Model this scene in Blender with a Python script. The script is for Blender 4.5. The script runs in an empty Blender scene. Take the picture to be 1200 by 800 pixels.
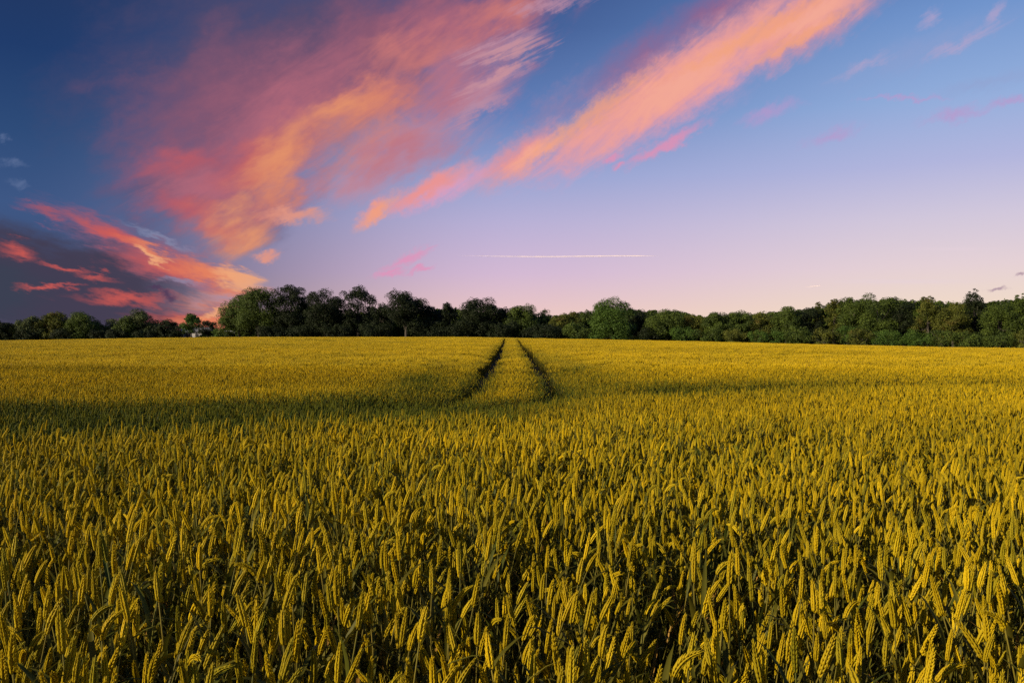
import bpy, math
import numpy as np
from mathutils import Vector

rng = np.random.default_rng(7)
scene = bpy.context.scene
COL = scene.collection
F = 933.0            # focal length in photo pixels (1200 wide)
HOR = 391.0          # photo row of the true horizon
EYE = 1.55

# ------------------------------------------------------------------ camera
cam_data = bpy.data.cameras.new('camera')
cam_data.sensor_width = 36.0
cam_data.lens = 36.0 * F / 1200.0
cam_data.clip_start = 0.05
cam_data.clip_end = 60000.0
cam = bpy.data.objects.new('camera', cam_data)
COL.objects.link(cam)
cam.location = (0, 0, EYE)
cam.rotation_euler = (math.radians(90) - math.atan(9.0 / F), 0, 0)
scene.camera = cam

# ------------------------------------------------------------------ view
scene.view_settings.view_transform = 'Standard'
scene.view_settings.look = 'None'
scene.view_settings.exposure = 0.0
scene.view_settings.gamma = 1.0
scene.render.film_transparent = False
scene.cycles.use_denoising = False

# ------------------------------------------------------------------ sun
SUN_AZ = math.radians(-115.0)    # measured from the view direction, negative = left
SUN_EL = math.radians(21.0)
sd = Vector((math.sin(SUN_AZ) * math.cos(SUN_EL), math.cos(SUN_AZ) * math.cos(SUN_EL), math.sin(SUN_EL)))
sl = bpy.data.lights.new('sun', 'SUN')
sl.energy = 5.0
sl.angle = math.radians(0.5)
sl.color = (1.0, 0.83, 0.60)
so = bpy.data.objects.new('sun', sl)
COL.objects.link(so)
so.location = (-50, -10, 60)
so.rotation_euler = sd.to_track_quat('Z', 'Y').to_euler()


def lin(c):
    return tuple(((v / 255.0) / 12.92 if v <= 10 else ((v / 255.0 + 0.055) / 1.055) ** 2.4) for v in c[:3]) + (1.0,)


class NT:
    """small helper around a node tree"""
    def __init__(self, tree):
        self.t = tree
        self.n = tree.nodes
        self.l = tree.links

    def node(self, kind, ins=None, **props):
        n = self.n.new(kind)
        for k, v in props.items():
            setattr(n, k, v)
        for k, v in (ins or {}).items():
            self.put(n.inputs[k], v)
        return n

    def put(self, sock, v):
        if isinstance(v, bpy.types.NodeSocket):
            self.l.new(v, sock)
        else:
            sock.default_value = v

    def math(self, op, a, b=0.0, c=None, clamp=False):
        n = self.n.new('ShaderNodeMath')
        n.operation = op
        n.use_clamp = clamp
        self.put(n.inputs[0], a)
        self.put(n.inputs[1], b)
        if c is not None:
            self.put(n.inputs[2], c)
        return n.outputs[0]

    def mix(self, f, a, b, blend='MIX'):
        n = self.n.new('ShaderNodeMix')
        n.data_type = 'RGBA'
        n.blend_type = blend
        n.clamp_factor = True
        self.put(n.inputs[0], f)
        self.put(n.inputs[6], a)
        self.put(n.inputs[7], b)
        return n.outputs[2]

    def smooth(self, x, lo, hi, to=1.0):
        n = self.n.new('ShaderNodeMapRange')
        n.interpolation_type = 'SMOOTHSTEP'
        self.put(n.inputs[0], x)
        n.inputs[1].default_value = lo
        n.inputs[2].default_value = hi
        n.inputs[3].default_value = 0.0
        n.inputs[4].default_value = to
        return n.outputs[0]

    def ramp(self, x, stops):
        n = self.n.new('ShaderNodeValToRGB')
        e = n.color_ramp.elements
        while len(e) < len(stops):
            e.new(0.5)
        for i, (p, c) in enumerate(stops):
            e[i].position = p
            e[i].color = c
        self.put(n.inputs[0], x)
        return n.outputs[0]


# ------------------------------------------------------------------ world sky
def build_world():
    w = bpy.data.worlds.new('World')
    scene.world = w
    w.use_nodes = True
    w.node_tree.nodes.clear()
    T = NT(w.node_tree)
    tc = T.node('ShaderNodeTexCoord').outputs['Generated']
    sep = T.node('ShaderNodeSeparateXYZ', {0: tc}).outputs
    az = T.math('MULTIPLY', T.math('ARCTAN2', sep[0], sep[1]), F)
    el = T.math('MULTIPLY', T.math('ARCSINE', sep[2]), F)
    P = T.node('ShaderNodeCombineXYZ', {0: az, 1: el, 2: 0.0}).outputs[0]

    def ang(x, y):           # direction of a point of sky, as azimuth / elevation
        u, v = (x - 600.0) / F, (HOR - y) / F
        a = math.atan(u)
        return a * F, math.atan(v * math.cos(a)) * F

    def noise(angle, sx, sy, detail=5, rough=0.55, dist=0.0, src=None, off=(0, 0, 0), color=False):
        m = T.node('ShaderNodeMapping', {0: src or P, 1: off, 2: (0, 0, math.radians(angle)), 3: (sx, sy, 1)}, vector_type='TEXTURE')
        n = T.node('ShaderNodeTexNoise', {'Vector': m.outputs[0], 'Scale': 1.0, 'Detail': detail, 'Roughness': rough, 'Distortion': dist})
        n.noise_dimensions = '2D'
        return n.outputs['Color'] if color else n.outputs['Fac']

    def warp(src, nz, amp):
        a = T.node('ShaderNodeVectorMath', {0: nz, 1: (0.5, 0.5, 0.5)}, operation='SUBTRACT').outputs[0]
        b = T.node('ShaderNodeVectorMath', {0: a, 3: amp}, operation='SCALE').outputs[0]
        c = T.node('ShaderNodeVectorMath', {0: b, 1: (1.0, 1.0, 0.0)}, operation='MULTIPLY').outputs[0]
        return T.node('ShaderNodeVectorMath', {0: src, 1: c}, operation='ADD').outputs[0]

    W1 = warp(P, noise(33, 110, 60, 4, 0.5, color=True), 80.0)
    W2 = warp(P, noise(33, 28, 20, 7, 0.66, off=(30, 9, 0), color=True), 26.0)
    W3 = warp(P, noise(-14, 66, 20, 7, 0.66, off=(3, 90, 0), color=True), 44.0)
    WP = {0: P, 1: warp(W1, noise(25, 40, 16, 4, 0.6, off=(7, 9, 0), color=True), 30.0), 2: W2, 3: W3}
    NZ = {
        'streak': noise(36, 110, 20, 8, 0.64, 0.7),
        'soft': noise(30, 120, 50, 4, 0.5, 0.4, off=(11, 4, 0)),
        'wisp': noise(-14, 80, 13, 7, 0.68, 0.5, off=(50, 4, 0)),
        'puff': noise(40, 14, 8, 4, 0.65, 0.3, off=(5, 40, 0)),
        'hair': noise(22, 60, 4.5, 4, 0.6, 0.8, off=(5, 77, 0)),
    }

    billow = T.math('SUBTRACT', noise(20, 22, 15, 8, 0.68, 0.3, off=(15, 4, 0)), 0.36, clamp=True)

    def ell(wp, cx, cy, rx, ry, deg):
        a, e = ang(cx, cy)
        # keep the lengths right where the angles shrink away from the view axis
        d = math.radians(deg)
        p1 = ang(cx + rx * math.cos(d), cy - rx * math.sin(d))
        p0 = ang(cx - rx * math.cos(d), cy + rx * math.sin(d))
        R = math.hypot(p1[0] - p0[0], p1[1] - p0[1]) / 2
        rot = math.atan2(p1[1] - p0[1], p1[0] - p0[0])
        q1 = ang(cx - ry * math.sin(d), cy - ry * math.cos(d))
        q0 = ang(cx + ry * math.sin(d), cy + ry * math.cos(d))
        Q = math.hypot(q1[0] - q0[0], q1[1] - q0[1]) / 2
        m = T.node('ShaderNodeMapping', {0: WP[wp], 1: (a, e, 0), 2: (0, 0, rot), 3: (R, Q, 1)}, vector_type='TEXTURE')
        g = T.node('ShaderNodeTexGradient', {0: m.outputs[0]}, gradient_type='SPHERICAL')
        return g.outputs[1]

    # base: colour by elevation, at the left, the middle and the right of the view
    h = T.math('DIVIDE', el, 450.0, clamp=True)
    def st(lst):
        return [(p / 450.0, lin(c)) for p, c in lst]
    left = T.ramp(h, st([(0, (92, 84, 112)), (60, (66, 80, 116)), (130, (62, 88, 134)), (200, (46, 76, 122)), (280, (32, 60, 108)), (360, (34, 54, 96)), (450, (36, 48, 84))]))
    mid = T.ramp(h, st([(0, (246, 212, 188)), (30, (234, 198, 200)), (70, (214, 187, 214)), (130, (186, 178, 216)), (180, (154, 166, 212)), (250, (98, 128, 186)), (340, (66, 94, 150)), (450, (50, 72, 122))]))
    right = T.ramp(h, st([(0, (248, 228, 198)), (30, (242, 220, 202)), (70, (232, 212, 216)), (120, (212, 202, 222)), (175, (180, 184, 224)), (240, (148, 176, 222)), (320, (114, 150, 206)), (380, (86, 122, 182)), (450, (70, 102, 162))]))
    fl = T.smooth(az, -520, 20)
    fr = T.smooth(az, -60, 520)
    col = T.mix(fr, T.mix(fl, left, mid), right)
    # sky behind the viewer: even dusk blue
    back = T.smooth(sep[1], 0.35, -0.3)
    col = T.mix(back, col, T.ramp(h, st([(0, (172, 160, 170)), (150, (120, 132, 170)), (450, (60, 84, 132))])))

    # clouds: (colour, warp, noise, erosion, lo, hi, opacity, [ellipses])
    L = [
        # faint high veil, right
        ((150, 160, 205), 2, 'streak', .5, .0, .5, .45, [(1080, 60, 190, 34, 22), (1150, 100, 120, 16, 12)]),
        ((186, 166, 202), 2, 'hair', .50, .0, .40, .6, [(1086, 22, 16, 26, -62), (1125, 52, 90, 12, 25), (1010, 80, 60, 12, 25), (1165, 18, 40, 12, 60)]),
        ((190, 152, 204), 2, 'puff', .40, .0, .46, .65, [(900, 133, 60, 15, 22), (975, 160, 55, 14, 18), (1120, 135, 70, 12, 12), (1180, 122, 60, 10, 8), (1060, 116, 90, 6, 0)]),
        # big left cloud
        ((86, 76, 108), 1, 'soft', .20, .0, .28, .92, [(330, 70, 330, 190, 20), (240, 230, 150, 90, 0)]),
        ((142, 90, 114), 1, 'soft', .38, .0, .30, .9, [(290, 140, 260, 160, 30), (470, 50, 220, 120, 18)]),
        ((184, 108, 124), 1, 'streak', .42, .0, .34, .88, [(350, 140, 200, 120, 35), (560, 30, 180, 75, 12), (250, 230, 130, 80, 5)]),
        ((190, 142, 164), 2, 'streak', .42, .02, .40, .85, [(450, 190, 130, 50, 14), (480, 165, 150, 60, 14), (420, 215, 100, 42, 8), (560, 120, 80, 30, 25)]),
        ((208, 124, 118), 1, 'streak', .45, .02, .36, .9, [(505, 66, 110, 50, 12), (590, 20, 90, 40, 10), (420, 120, 110, 50, 25)]),
        ((190, 92, 102), 1, 'soft', .45, .05, .40, .95, [(215, 188, 110, 42, 8), (225, 262, 95, 34, -10), (300, 200, 90, 60, 30)]),
        ((212, 118, 104), 1, 'soft', .40, .05, .45, .95, [(255, 270, 85, 40, 20), (330, 190, 130, 62, 46), (440, 115, 90, 40, 25)]),
        ((192, 118, 132), 1, 'streak', .35, .0, .36, .88, [(525, 105, 140, 70, 20), (470, 175, 110, 45, 20)]),
        ((216, 132, 112), 1, 'streak', .35, .02, .45, .85, [(425, 150, 130, 66, 32)]),
        ((234, 154, 108), 1, 'streak', .36, .02, .46, .95, [(282, 268, 72, 38, 48), (335, 186, 120, 40, 48), (408, 128, 90, 34, 28)]),
        ((228, 152, 132), 2, 'hair', .35, .10, .35, .9, [(345, 253, 66, 17, 0), (312, 300, 24, 11, 0)]),
        # combed fringe on its right side
        ((190, 142, 164), 2, 'hair', .66, .0, .34, .8, [(590, 58, 90, 30, 16), (580, 92, 95, 22, 27), (640, 8, 80, 16, 10), (560, 130, 70, 16, 30)]),
        ((208, 150, 156), 2, 'hair', .80, .0, .32, .6, [(600, 60, 80, 16, 14), (585, 88, 90, 10, 28)]),
        # long diagonal band
        ((172, 92, 120), 2, 'soft', .45, .0, .6, .85, [(760, 62, 170, 52, 33), (840, 12, 130, 40, 20)]),
        ((150, 130, 170), 2, 'puff', .60, .0, .5, .6, [(650, 125, 90, 34, 40)]),
        ((226, 160, 192), 2, 'streak', .40, .05, .40, .9, [(800, 106, 330, 58, 32), (520, 222, 110, 24, 24)]),
        ((238, 150, 146), 2, 'streak', .28, .08, .38, .95, [(790, 98, 320, 60, 33), (935, 30, 190, 54, 27), (610, 186, 100, 34, 33), (500, 222, 110, 20, 27), (440, 248, 44, 18, 38)]),
        ((246, 172, 152), 2, 'streak', .52, .06, .38, .95, [(800, 98, 260, 50, 33), (950, 22, 150, 34, 27), (625, 182, 80, 20, 33)]),
        ((246, 166, 122), 2, 'puff', .45, .06, .36, .65, [(690, 138, 150, 20, 36), (880, 44, 180, 16, 28), (440, 250, 46, 13, 38), (930, 50, 120, 10, 30)]),
        ((228, 146, 180), 2, 'puff', .25, .02, .36, .8, [(780, 171, 80, 12, 28), (716, 186, 16, 8, 30), (725, 197, 12, 7, 30)]),
        ((226, 150, 188), 2, 'hair', .40, .06, .36, .85, [(478, 304, 52, 10, 22), (455, 320, 34, 8, 15), (490, 315, 30, 6, 18)]),
        # lower left bank
        ((66, 60, 80), 3, 'soft', .20, .02, .22, .95, [(60, 335, 235, 84, -8), (150, 385, 200, 36, 0)]),
        ((54, 66, 84), 3, 'soft', .35, .02, .35, .6, [(0, 345, 90, 60, -5)]),
        ((176, 88, 98), 3, 'wisp', .42, .0, .46, .85, [(120, 272, 110, 26, -26), (210, 312, 130, 36, -16), (60, 250, 60, 12, -20)]),
        ((216, 94, 84), 3, 'wisp', .50, .02, .50, .88, [(135, 280, 90, 17, -26), (205, 315, 120, 26, -14), (22, 293, 48, 15, -4), (75, 308, 50, 8, -12), (110, 322, 50, 8, -15), (150, 350, 100, 13, 0), (230, 372, 120, 24, 2), (60, 335, 60, 6, 0)]),
        ((234, 134, 96), 3, 'wisp', .55, .04, .36, .85, [(240, 318, 80, 22, -10), (270, 345, 80, 20, 8), (240, 376, 90, 17, 2), (180, 296, 70, 10, -18)]),
        ((244, 172, 124), 3, 'wisp', .40, .06, .30, .85, [(282, 325, 48, 16, -14), (270, 362, 60, 8, 12), (178, 300, 40, 6, -20)]),
        ((140, 146, 178), 3, 'wisp', .50, .03, .40, .6, [(190, 280, 80, 7, -22), (262, 348, 60, 11, 0), (285, 366, 44, 7, 8), (210, 330, 50, 7, -5)]),
        ((80, 58, 88), 2, 'puff', .20, .10, .40, .9, [(200, 346, 17, 10, -20), (183, 340, 20, 4, -5)]),
        ((100, 118, 158), 2, 'puff', .40, .05, .45, .6, [(14, 190, 26, 9, 0), (22, 215, 20, 7, -20), (4, 163, 12, 6, 0)]),
        # small dark flecks low on the right, thin pale streaks
        ((168, 140, 158), 2, 'hair', .25, .08, .34, .8, [(1164, 339, 22, 4.5, 6), (1196, 323, 12, 4, 20), (1070, 352, 26, 4, 0)]),
        ((232, 212, 222), 0, 'soft', .20, .05, .50, .5, [(1120, 292, 90, 4, 0), (1060, 330, 120, 5, 0)]),
    ]
    for c, wp, nz, k, lo, hi, op, es in L:
        m = None
        for e in es:
            g = ell(wp, *e)
            m = g if m is None else T.math('MAXIMUM', m, g)
        nn = T.math('SUBTRACT', NZ[nz], 0.30, clamp=True)
        m = T.math('SUBTRACT', m, T.math('MULTIPLY', nn, k * 1.45))
        if wp in (1, 2) and nz != 'puff':       # fine billows break up the streaks
            m = T.math('SUBTRACT', m, T.math('MULTIPLY', billow, 0.26))
        col = T.mix(T.smooth(m, max(lo - 0.06, 0.0), hi * (2.7 if wp == 1 else 2.2), op), col, lin(c))

    # below the horizon
    col = T.mix(T.smooth(el, -4, -60), col, (0.05, 0.05, 0.03, 1))
    nish = T.node('ShaderNodeTexSky', sky_type='NISHITA')
    nish.sun_disc = False
    nish.sun_elevation = SUN_EL
    nish.sun_rotation = SUN_AZ
    b1 = T.node('ShaderNodeBackground', {0: col, 1: 0.97})
    b2 = T.node('ShaderNodeBackground', {0: nish.outputs[0], 1: 0.0005})
    add = T.node('ShaderNodeAddShader', {0: b1.outputs[0], 1: b2.outputs[0]})
    out = T.node('ShaderNodeOutputWorld', {0: add.outputs[0]})
    w.cycles.sampling_method = 'MANUAL'
    w.cycles.sample_map_resolution = 512


build_world()


# ------------------------------------------------------------------ helpers
def mesh_from(name, verts, faces, mats=(), mat_idx=None, smooth=True, colors=None):
    """verts (n,3), faces: list of arrays (m,3) / (m,4)"""
    me = bpy.data.meshes.new(name)
    verts = np.asarray(verts, dtype=np.float32)
    loops = np.concatenate([np.asarray(f, dtype=np.int32).ravel() for f in faces])
    sizes = np.concatenate([np.full(len(f), f.shape[1], dtype=np.int32) for f in faces])
    starts = np.concatenate([[0], np.cumsum(sizes)[:-1]]).astype(np.int32)
    me.vertices.add(len(verts))
    me.vertices.foreach_set('co', verts.ravel())
    me.loops.add(len(loops))
    me.loops.foreach_set('vertex_index', loops)
    me.polygons.add(len(sizes))
    me.polygons.foreach_set('loop_start', starts)
    me.polygons.foreach_set('loop_total', sizes)
    me.polygons.foreach_set('use_smooth', np.full(len(sizes), smooth, dtype=bool))
    for m in mats:
        me.materials.append(m)
    if mat_idx is not None:
        me.polygons.foreach_set('material_index', np.asarray(mat_idx, dtype=np.int32))
    me.update(calc_edges=True)
    if colors is not None:
        a = me.attributes.new('tint', 'FLOAT', 'POINT')
        a.data.foreach_set('value', np.asarray(colors, dtype=np.float32))
    me.validate()
    return me


def link(name, me, parent=None, label=None, cat=None, group=None, kind=None, col=COL):
    o = bpy.data.objects.new(name, me)
    if col:
        col.objects.link(o)
    if parent:
        o.parent = parent
    tag(o, label, cat, group, kind)
    return o


def tag(o, label=None, cat=None, group=None, kind=None):
    for k, v in (('label', label), ('category', cat), ('group', group), ('kind', kind)):
        if v:
            o[k] = v


class Geo:
    """collects quads and triangles of one mesh"""
    def __init__(self):
        self.v, self.q, self.t, self.qm, self.tm, self.c, self.n = [], [], [], [], [], [], 0

    def add(self, v, quads=None, tris=None, m=0, c=0.5):
        v = np.asarray(v, float).reshape(-1, 3)
        if quads is not None and len(quads):
            self.q.append(np.asarray(quads) + self.n)
            self.qm.append(np.full(len(quads), m))
        if tris is not None and len(tris):
            self.t.append(np.asarray(tris) + self.n)
            self.tm.append(np.full(len(tris), m))
        self.v.append(v)
        self.c.append(np.broadcast_to(np.asarray(c, float), (len(v),)))
        self.n += len(v)

    def tube(self, pts, rad, k=6, m=0, c=0.5, cap=True):
        pts = np.asarray(pts, float)
        n = len(pts)
        rad = np.broadcast_to(np.asarray(rad, float), (n,))
        t = np.gradient(pts, axis=0)
        t /= np.linalg.norm(t, axis=1)[:, None] + 1e-9
        ref = np.array([0.31, 0.95, 0.05])
        if abs(t[0] @ ref) > 0.9:
            ref = np.array([1.0, 0.1, 0.0])
        u = np.cross(t, ref)
        u /= np.linalg.norm(u, axis=1)[:, None] + 1e-9
        w = np.cross(t, u)
        a = np.arange(k) * 2 * math.pi / k
        v = pts[:, None] + rad[:, None, None] * (np.cos(a)[None, :, None] * u[:, None] + np.sin(a)[None, :, None] * w[:, None])
        i = np.arange(n - 1)[:, None] * k
        j = np.arange(k)[None]
        q = np.stack([i + j, i + (j + 1) % k, i + k + (j + 1) % k, i + k + j], -1).reshape(-1, 4)
        self.add(v.reshape(-1, 3), q, m=m, c=np.repeat(np.broadcast_to(np.asarray(c, float), (n,)), k))
        if cap:
            b = self.n
            self.add(pts[-1:] + t[-1:] * rad[-1], None, None, m, np.atleast_1d(c)[-1])
            base = b - k
            self.t.append(np.array([[base + jj, base + (jj + 1) % k, b] for jj in range(k)]))
            self.tm.append(np.full(k, m))

    def mesh(self, name, mats, smooth=True):
        f, mi = [], []
        if self.q:
            f.append(np.concatenate(self.q)); mi.append(np.concatenate(self.qm))
        if self.t:
            f.append(np.concatenate(self.t)); mi.append(np.concatenate(self.tm))
        return mesh_from(name, np.concatenate(self.v), f, mats, np.concatenate(mi), smooth, np.concatenate(self.c))


def material(name):
    m = bpy.data.materials.new(name)
    m.use_nodes = True
    m.node_tree.nodes.clear()
    return m, NT(m.node_tree)


def sstep(x, a, b):
    t = np.clip((x - a) / (b - a), 0, 1)
    return t * t * (3 - 2 * t)


def vnoise(x, y, seed=0):
    """smooth value noise, about 0..1, for arrays"""
    xi, yi = np.floor(x).astype(np.int64), np.floor(y).astype(np.int64)
    fx, fy = x - xi, y - yi
    fx, fy = fx * fx * (3 - 2 * fx), fy * fy * (3 - 2 * fy)
    def h(a, b):
        n = (a * 374761393 + b * 668265263 + seed * 1442695041) & 0xffffffff
        n = ((n ^ (n >> 13)) * 1274126177) & 0xffffffff
        return ((n ^ (n >> 16)) & 0xffff) / 65535.0
    return (h(xi, yi) * (1 - fx) + h(xi + 1, yi) * fx) * (1 - fy) + (h(xi, yi + 1) * (1 - fx) + h(xi + 1, yi + 1) * fx) * fy


# ------------------------------------------------------------------ terrain
CROP = 0.80
_by = np.array([-400, -30, 0, 3, 8, 12, 17, 30, 50, 100, 185, 260, 400, 1000, 4000])
_bz = np.array([-.2, -.60, -.70, -.74, -.93, -1.06, -1.12, -.98, -.78, -.64, -.80, -.95, -1.2, -2.5, -3.0])
_ex = np.array([-700, -300, 0, 100, 200, 300, 540, 600, 800, 1000, 1200, 1500, 1900])
_ey = np.array([401, 401, 399, 397.2, 395.6, 395, 395, 396, 399.7, 404.5, 409, 413, 415])
_ed = np.array([260, 260, 260, 262, 255, 205, 190, 188, 170, 155, 140, 125, 120])


def edge_depth(X):
    return np.interp(X, _ex, _ed)


def ground(x, y):
    x, y = np.asarray(x, float), np.asarray(y, float)
    yy = np.maximum(y, 8.0)
    X = np.clip(600 + F * x / yy, -700, 1900)
    D = edge_depth(X)
    tgt = -(np.interp(X, _ex, _ey) - HOR) / F * D
    base = np.interp(y, _by, _bz)
    delta = (tgt - np.interp(D, _by, _bz)) * sstep(y, 25, D)
    far = sstep(y, D + 20, D + 900)
    bump = (vnoise(x / 7.0, y / 7.0, 3) - 0.5) * 0.10 * np.clip(1.5 - np.abs(y) / 60, 0.15, 1)
    return base + delta * (1 - far) + EYE - CROP + bump * sstep(np.hypot(x, y), 1, 6)


def world_at(X, Y, drop=0.0):
    """the point of the crop surface seen at photo pixel X, Y"""
    ys = np.geomspace(1.2, 320, 6000)
    xs = (X - 600) / F * ys
    z = ground(xs, ys) + CROP - drop - EYE
    row = HOR - z / ys * F
    i = np.argmax(row <= Y)
    return xs[i], ys[i]


def soil_material():
    m, T = material('field_soil')
    pos = T.node('ShaderNodeNewGeometry').outputs['Position']
    n1 = T.node('ShaderNodeTexNoise', {'Vector': pos, 'Scale': 0.7, 'Detail': 6.0}).outputs['Fac']
    n2 = T.node('ShaderNodeTexNoise', {'Vector': pos, 'Scale': 14.0, 'Detail': 5.0}).outputs['Fac']
    c = T.mix(n2, (0.020, 0.016, 0.005, 1), (0.052, 0.040, 0.013, 1))
    c = T.mix(T.smooth(n1, .4, .65), c, (0.040, 0.048, 0.014, 1))
    b = T.node('ShaderNodeBump', {'Height': n2, 'Strength': 0.8, 'Distance': 0.05}).outputs[0]
    p = T.node('ShaderNodeBsdfPrincipled', {'Base Color': c, 'Roughness': 0.95, 'Normal': b})
    T.node('ShaderNodeOutputMaterial', {0: p.outputs[0]})
    return m


def build_ground():
    # rows spaced with distance, columns spread with distance: one sheet out past the horizon
    ys = np.concatenate([-np.geomspace(400, 3, 24), np.linspace(-2, 30, 110), np.geomspace(31, 5000, 150)])
    s = np.linspace(-1, 1, 241)
    s = np.sign(s) * np.abs(s) ** 1.4
    half = np.maximum(60, np.abs(ys) * 1.6 + 40)
    x = s[None] * half[:, None]
    y = np.repeat(ys[:, None], len(s), 1)
    z = ground(x, y)
    n, k = x.shape
    v = np.stack([x, y, z], -1).reshape(-1, 3)
    i = np.arange(n - 1)[:, None] * k
    j = np.arange(k - 1)[None]
    q = np.stack([i + j, i + j + 1, i + k + j + 1, i + k + j], -1).reshape(-1, 4)
    link('ground', mesh_from('ground', v, [q], [soil_material()]), kind='structure')


# ------------------------------------------------------------------ wheat
def plant_material(name, dry, green, leafy):
    """ears, stalks and leaves; 'tint' on the mesh, 'green' and 'tone' on the plants"""
    m, T = material(name)
    g = T.node('ShaderNodeAttribute', attribute_type='INSTANCER', attribute_name='green').outputs['Fac']
    tn = T.node('ShaderNodeAttribute', attribute_type='INSTANCER', attribute_name='tone').outputs['Fac']
    v = T.node('ShaderNodeAttribute', attribute_type='GEOMETRY', attribute_name='tint').outputs['Fac']
    r = T.node('ShaderNodeObjectInfo').outputs['Random']
    # the nearest plants are objects and carry no instance attributes: take their own random value
    f = T.math('MULTIPLY_ADD', r, 0.35, g)
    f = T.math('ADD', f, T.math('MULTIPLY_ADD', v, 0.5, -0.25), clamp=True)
    c = T.mix(f, dry, green)
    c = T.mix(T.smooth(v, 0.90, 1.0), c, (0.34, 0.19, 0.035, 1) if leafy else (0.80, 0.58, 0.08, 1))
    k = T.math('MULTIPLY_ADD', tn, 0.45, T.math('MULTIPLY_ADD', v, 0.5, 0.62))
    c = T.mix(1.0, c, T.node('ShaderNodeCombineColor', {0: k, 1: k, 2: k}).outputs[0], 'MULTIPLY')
    p = T.node('ShaderNodeBsdfPrincipled', {'Base Color': c, 'Roughness': 0.5 if leafy else 0.55, 'Specular IOR Level': 0.12})
    if leafy:
        t = T.node('ShaderNodeBsdfTranslucent', {0: c})
        s = T.node('ShaderNodeMixShader', {0: 0.25, 1: p.outputs[0], 2: t.outputs[0]}).outputs[0]
    else:
        s = p.outputs[0]
    T.node('ShaderNodeOutputMaterial', {0: s})
    return m


def ear_curve(kind, r):
    """the plant's spine from the ground to the tip of the ear"""
    h = r.uniform(0.70, 0.80)
    L = r.uniform(0.054, 0.084)
    if kind == 'upright':
        lean, bend = r.uniform(0.02, 0.14), r.uniform(-0.1, 0.35)
    elif kind == 'leaning':
        lean, bend = r.uniform(0.15, 0.38), r.uniform(-0.1, 0.42)
    else:
        lean, bend = r.uniform(0.2, 0.4), r.uniform(0.9, 1.8)
    n1, n2 = 7, 9
    # angles from vertical along the stem, then along the ear
    th = np.concatenate([lean * (np.linspace(0, 1, n1)) ** 1.5, lean + bend * np.linspace(0.12, 1, n2)])
    ds = np.concatenate([np.full(n1, h / n1), np.full(n2, L / n2)])
    x = np.concatenate([[0], np.cumsum(np.sin(th) * ds)])
    z = np.concatenate([[0], np.cumsum(np.cos(th) * ds)])
    p = np.stack([x, np.zeros_like(x), z], -1)
    return p[:n1 + 1], p[n1:]


def blade(G, p0, az, L, w, up, droop, m, c, n=5):
    t = np.linspace(0, 1, n + 1)
    ang = up + droop * t
    d = np.stack([np.sin(ang) * math.cos(az), np.sin(ang) * math.sin(az), np.cos(ang)], -1)
    p = np.array(p0) + np.concatenate([[np.zeros(3)], np.cumsum(d[:-1] * L / n, axis=0)])
    s = np.array([-math.sin(az), math.cos(az), 0.0])
    ww = w * np.sin(np.clip(t * 0.85 + 0.15, 0, 1) * math.pi) ** 0.7 * 0.5
    v = np.concatenate([p + s * ww[:, None] + np.array([0, 0, 1]) * ww[:, None] * 0.5, p, p - s * ww[:, None] + np.array([0, 0, 1]) * ww[:, None] * 0.5])
    k = n + 1
    q = [[i, i + 1, k + i + 1, k + i] for i in range(n)] + [[k + i, k + i + 1, 2 * k + i + 1, 2 * k + i] for i in range(n)]
    G.add(v, q, m=m, c=c)


def floret(G, base, d, side, L, w, m, c):
    """one plump pointed grain husk: 4-sided, 4 rings"""
    d = d / np.linalg.norm(d)
    u = np.cross(d, side); u /= np.linalg.norm(u) + 1e-9
    s = np.cross(u, d)
    ts, rs = (0.0, 0.30, 0.66, 1.0), (0.30, 1.0, 0.66, 0.03)
    v = []
    for t, r in zip(ts, rs):
        for a in range(5):
            an = a * 2 * math.pi / 5
            v.append(base + d * (t * L) + (u * math.cos(an) + s * math.sin(an) * 0.8) * r * w)
    q = [[i * 5 + a, i * 5 + (a + 1) % 5, i * 5 + 5 + (a + 1) % 5, i * 5 + 5 + a] for i in range(3) for a in range(5)]
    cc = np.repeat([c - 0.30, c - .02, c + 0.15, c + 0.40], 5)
    G.add(v, q, m=m, c=np.clip(cc, 0, 1))


def make_ear(G, pts, r, m):
    n = r.integers(9, 12)
    tt = np.linspace(0, 1, len(pts))
    roll = r.uniform(0, math.pi)
    for i in range(n * 2):
        t = (i + 0.5) / (n * 2)
        p = np.array([np.interp(t, tt, pts[:, k]) for k in range(3)])
        q = np.array([np.interp(min(t + .05, 1), tt, pts[:, k]) for k in range(3)])
        ax = q - p if np.linalg.norm(q - p) > 1e-6 else pts[-1] - pts[-2]
        ax /= np.linalg.norm(ax)
        a = np.cross(ax, [math.sin(roll), math.cos(roll), 0.01]); a /= np.linalg.norm(a)
        b = np.cross(ax, a)
        sgn = 1 if i % 2 else -1
        size = (0.78 + .35 * math.sin(min(1, t * 2.2 + .15) * math.pi / 2)) * (1 - .55 * max(0, t - .45) / .55)
        for fan in (-1, 0, 1):
            out = a * sgn * (0.95 if fan == 0 else 0.55) + b * fan * 0.75
            base = p + out * 0.0030 * size
            dd = ax + out * (0.25 + r.uniform(-.06, .10))
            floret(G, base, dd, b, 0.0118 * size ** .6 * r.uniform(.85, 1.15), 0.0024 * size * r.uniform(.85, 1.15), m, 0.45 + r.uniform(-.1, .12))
    # closing spikelet at the tip
    floret(G, pts[-1] - (pts[-1] - pts[-2]) * .4, pts[-1] - pts[-2], np.array([0.1, 1, 0]), 0.012, 0.0018, m, 0.6)


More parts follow.
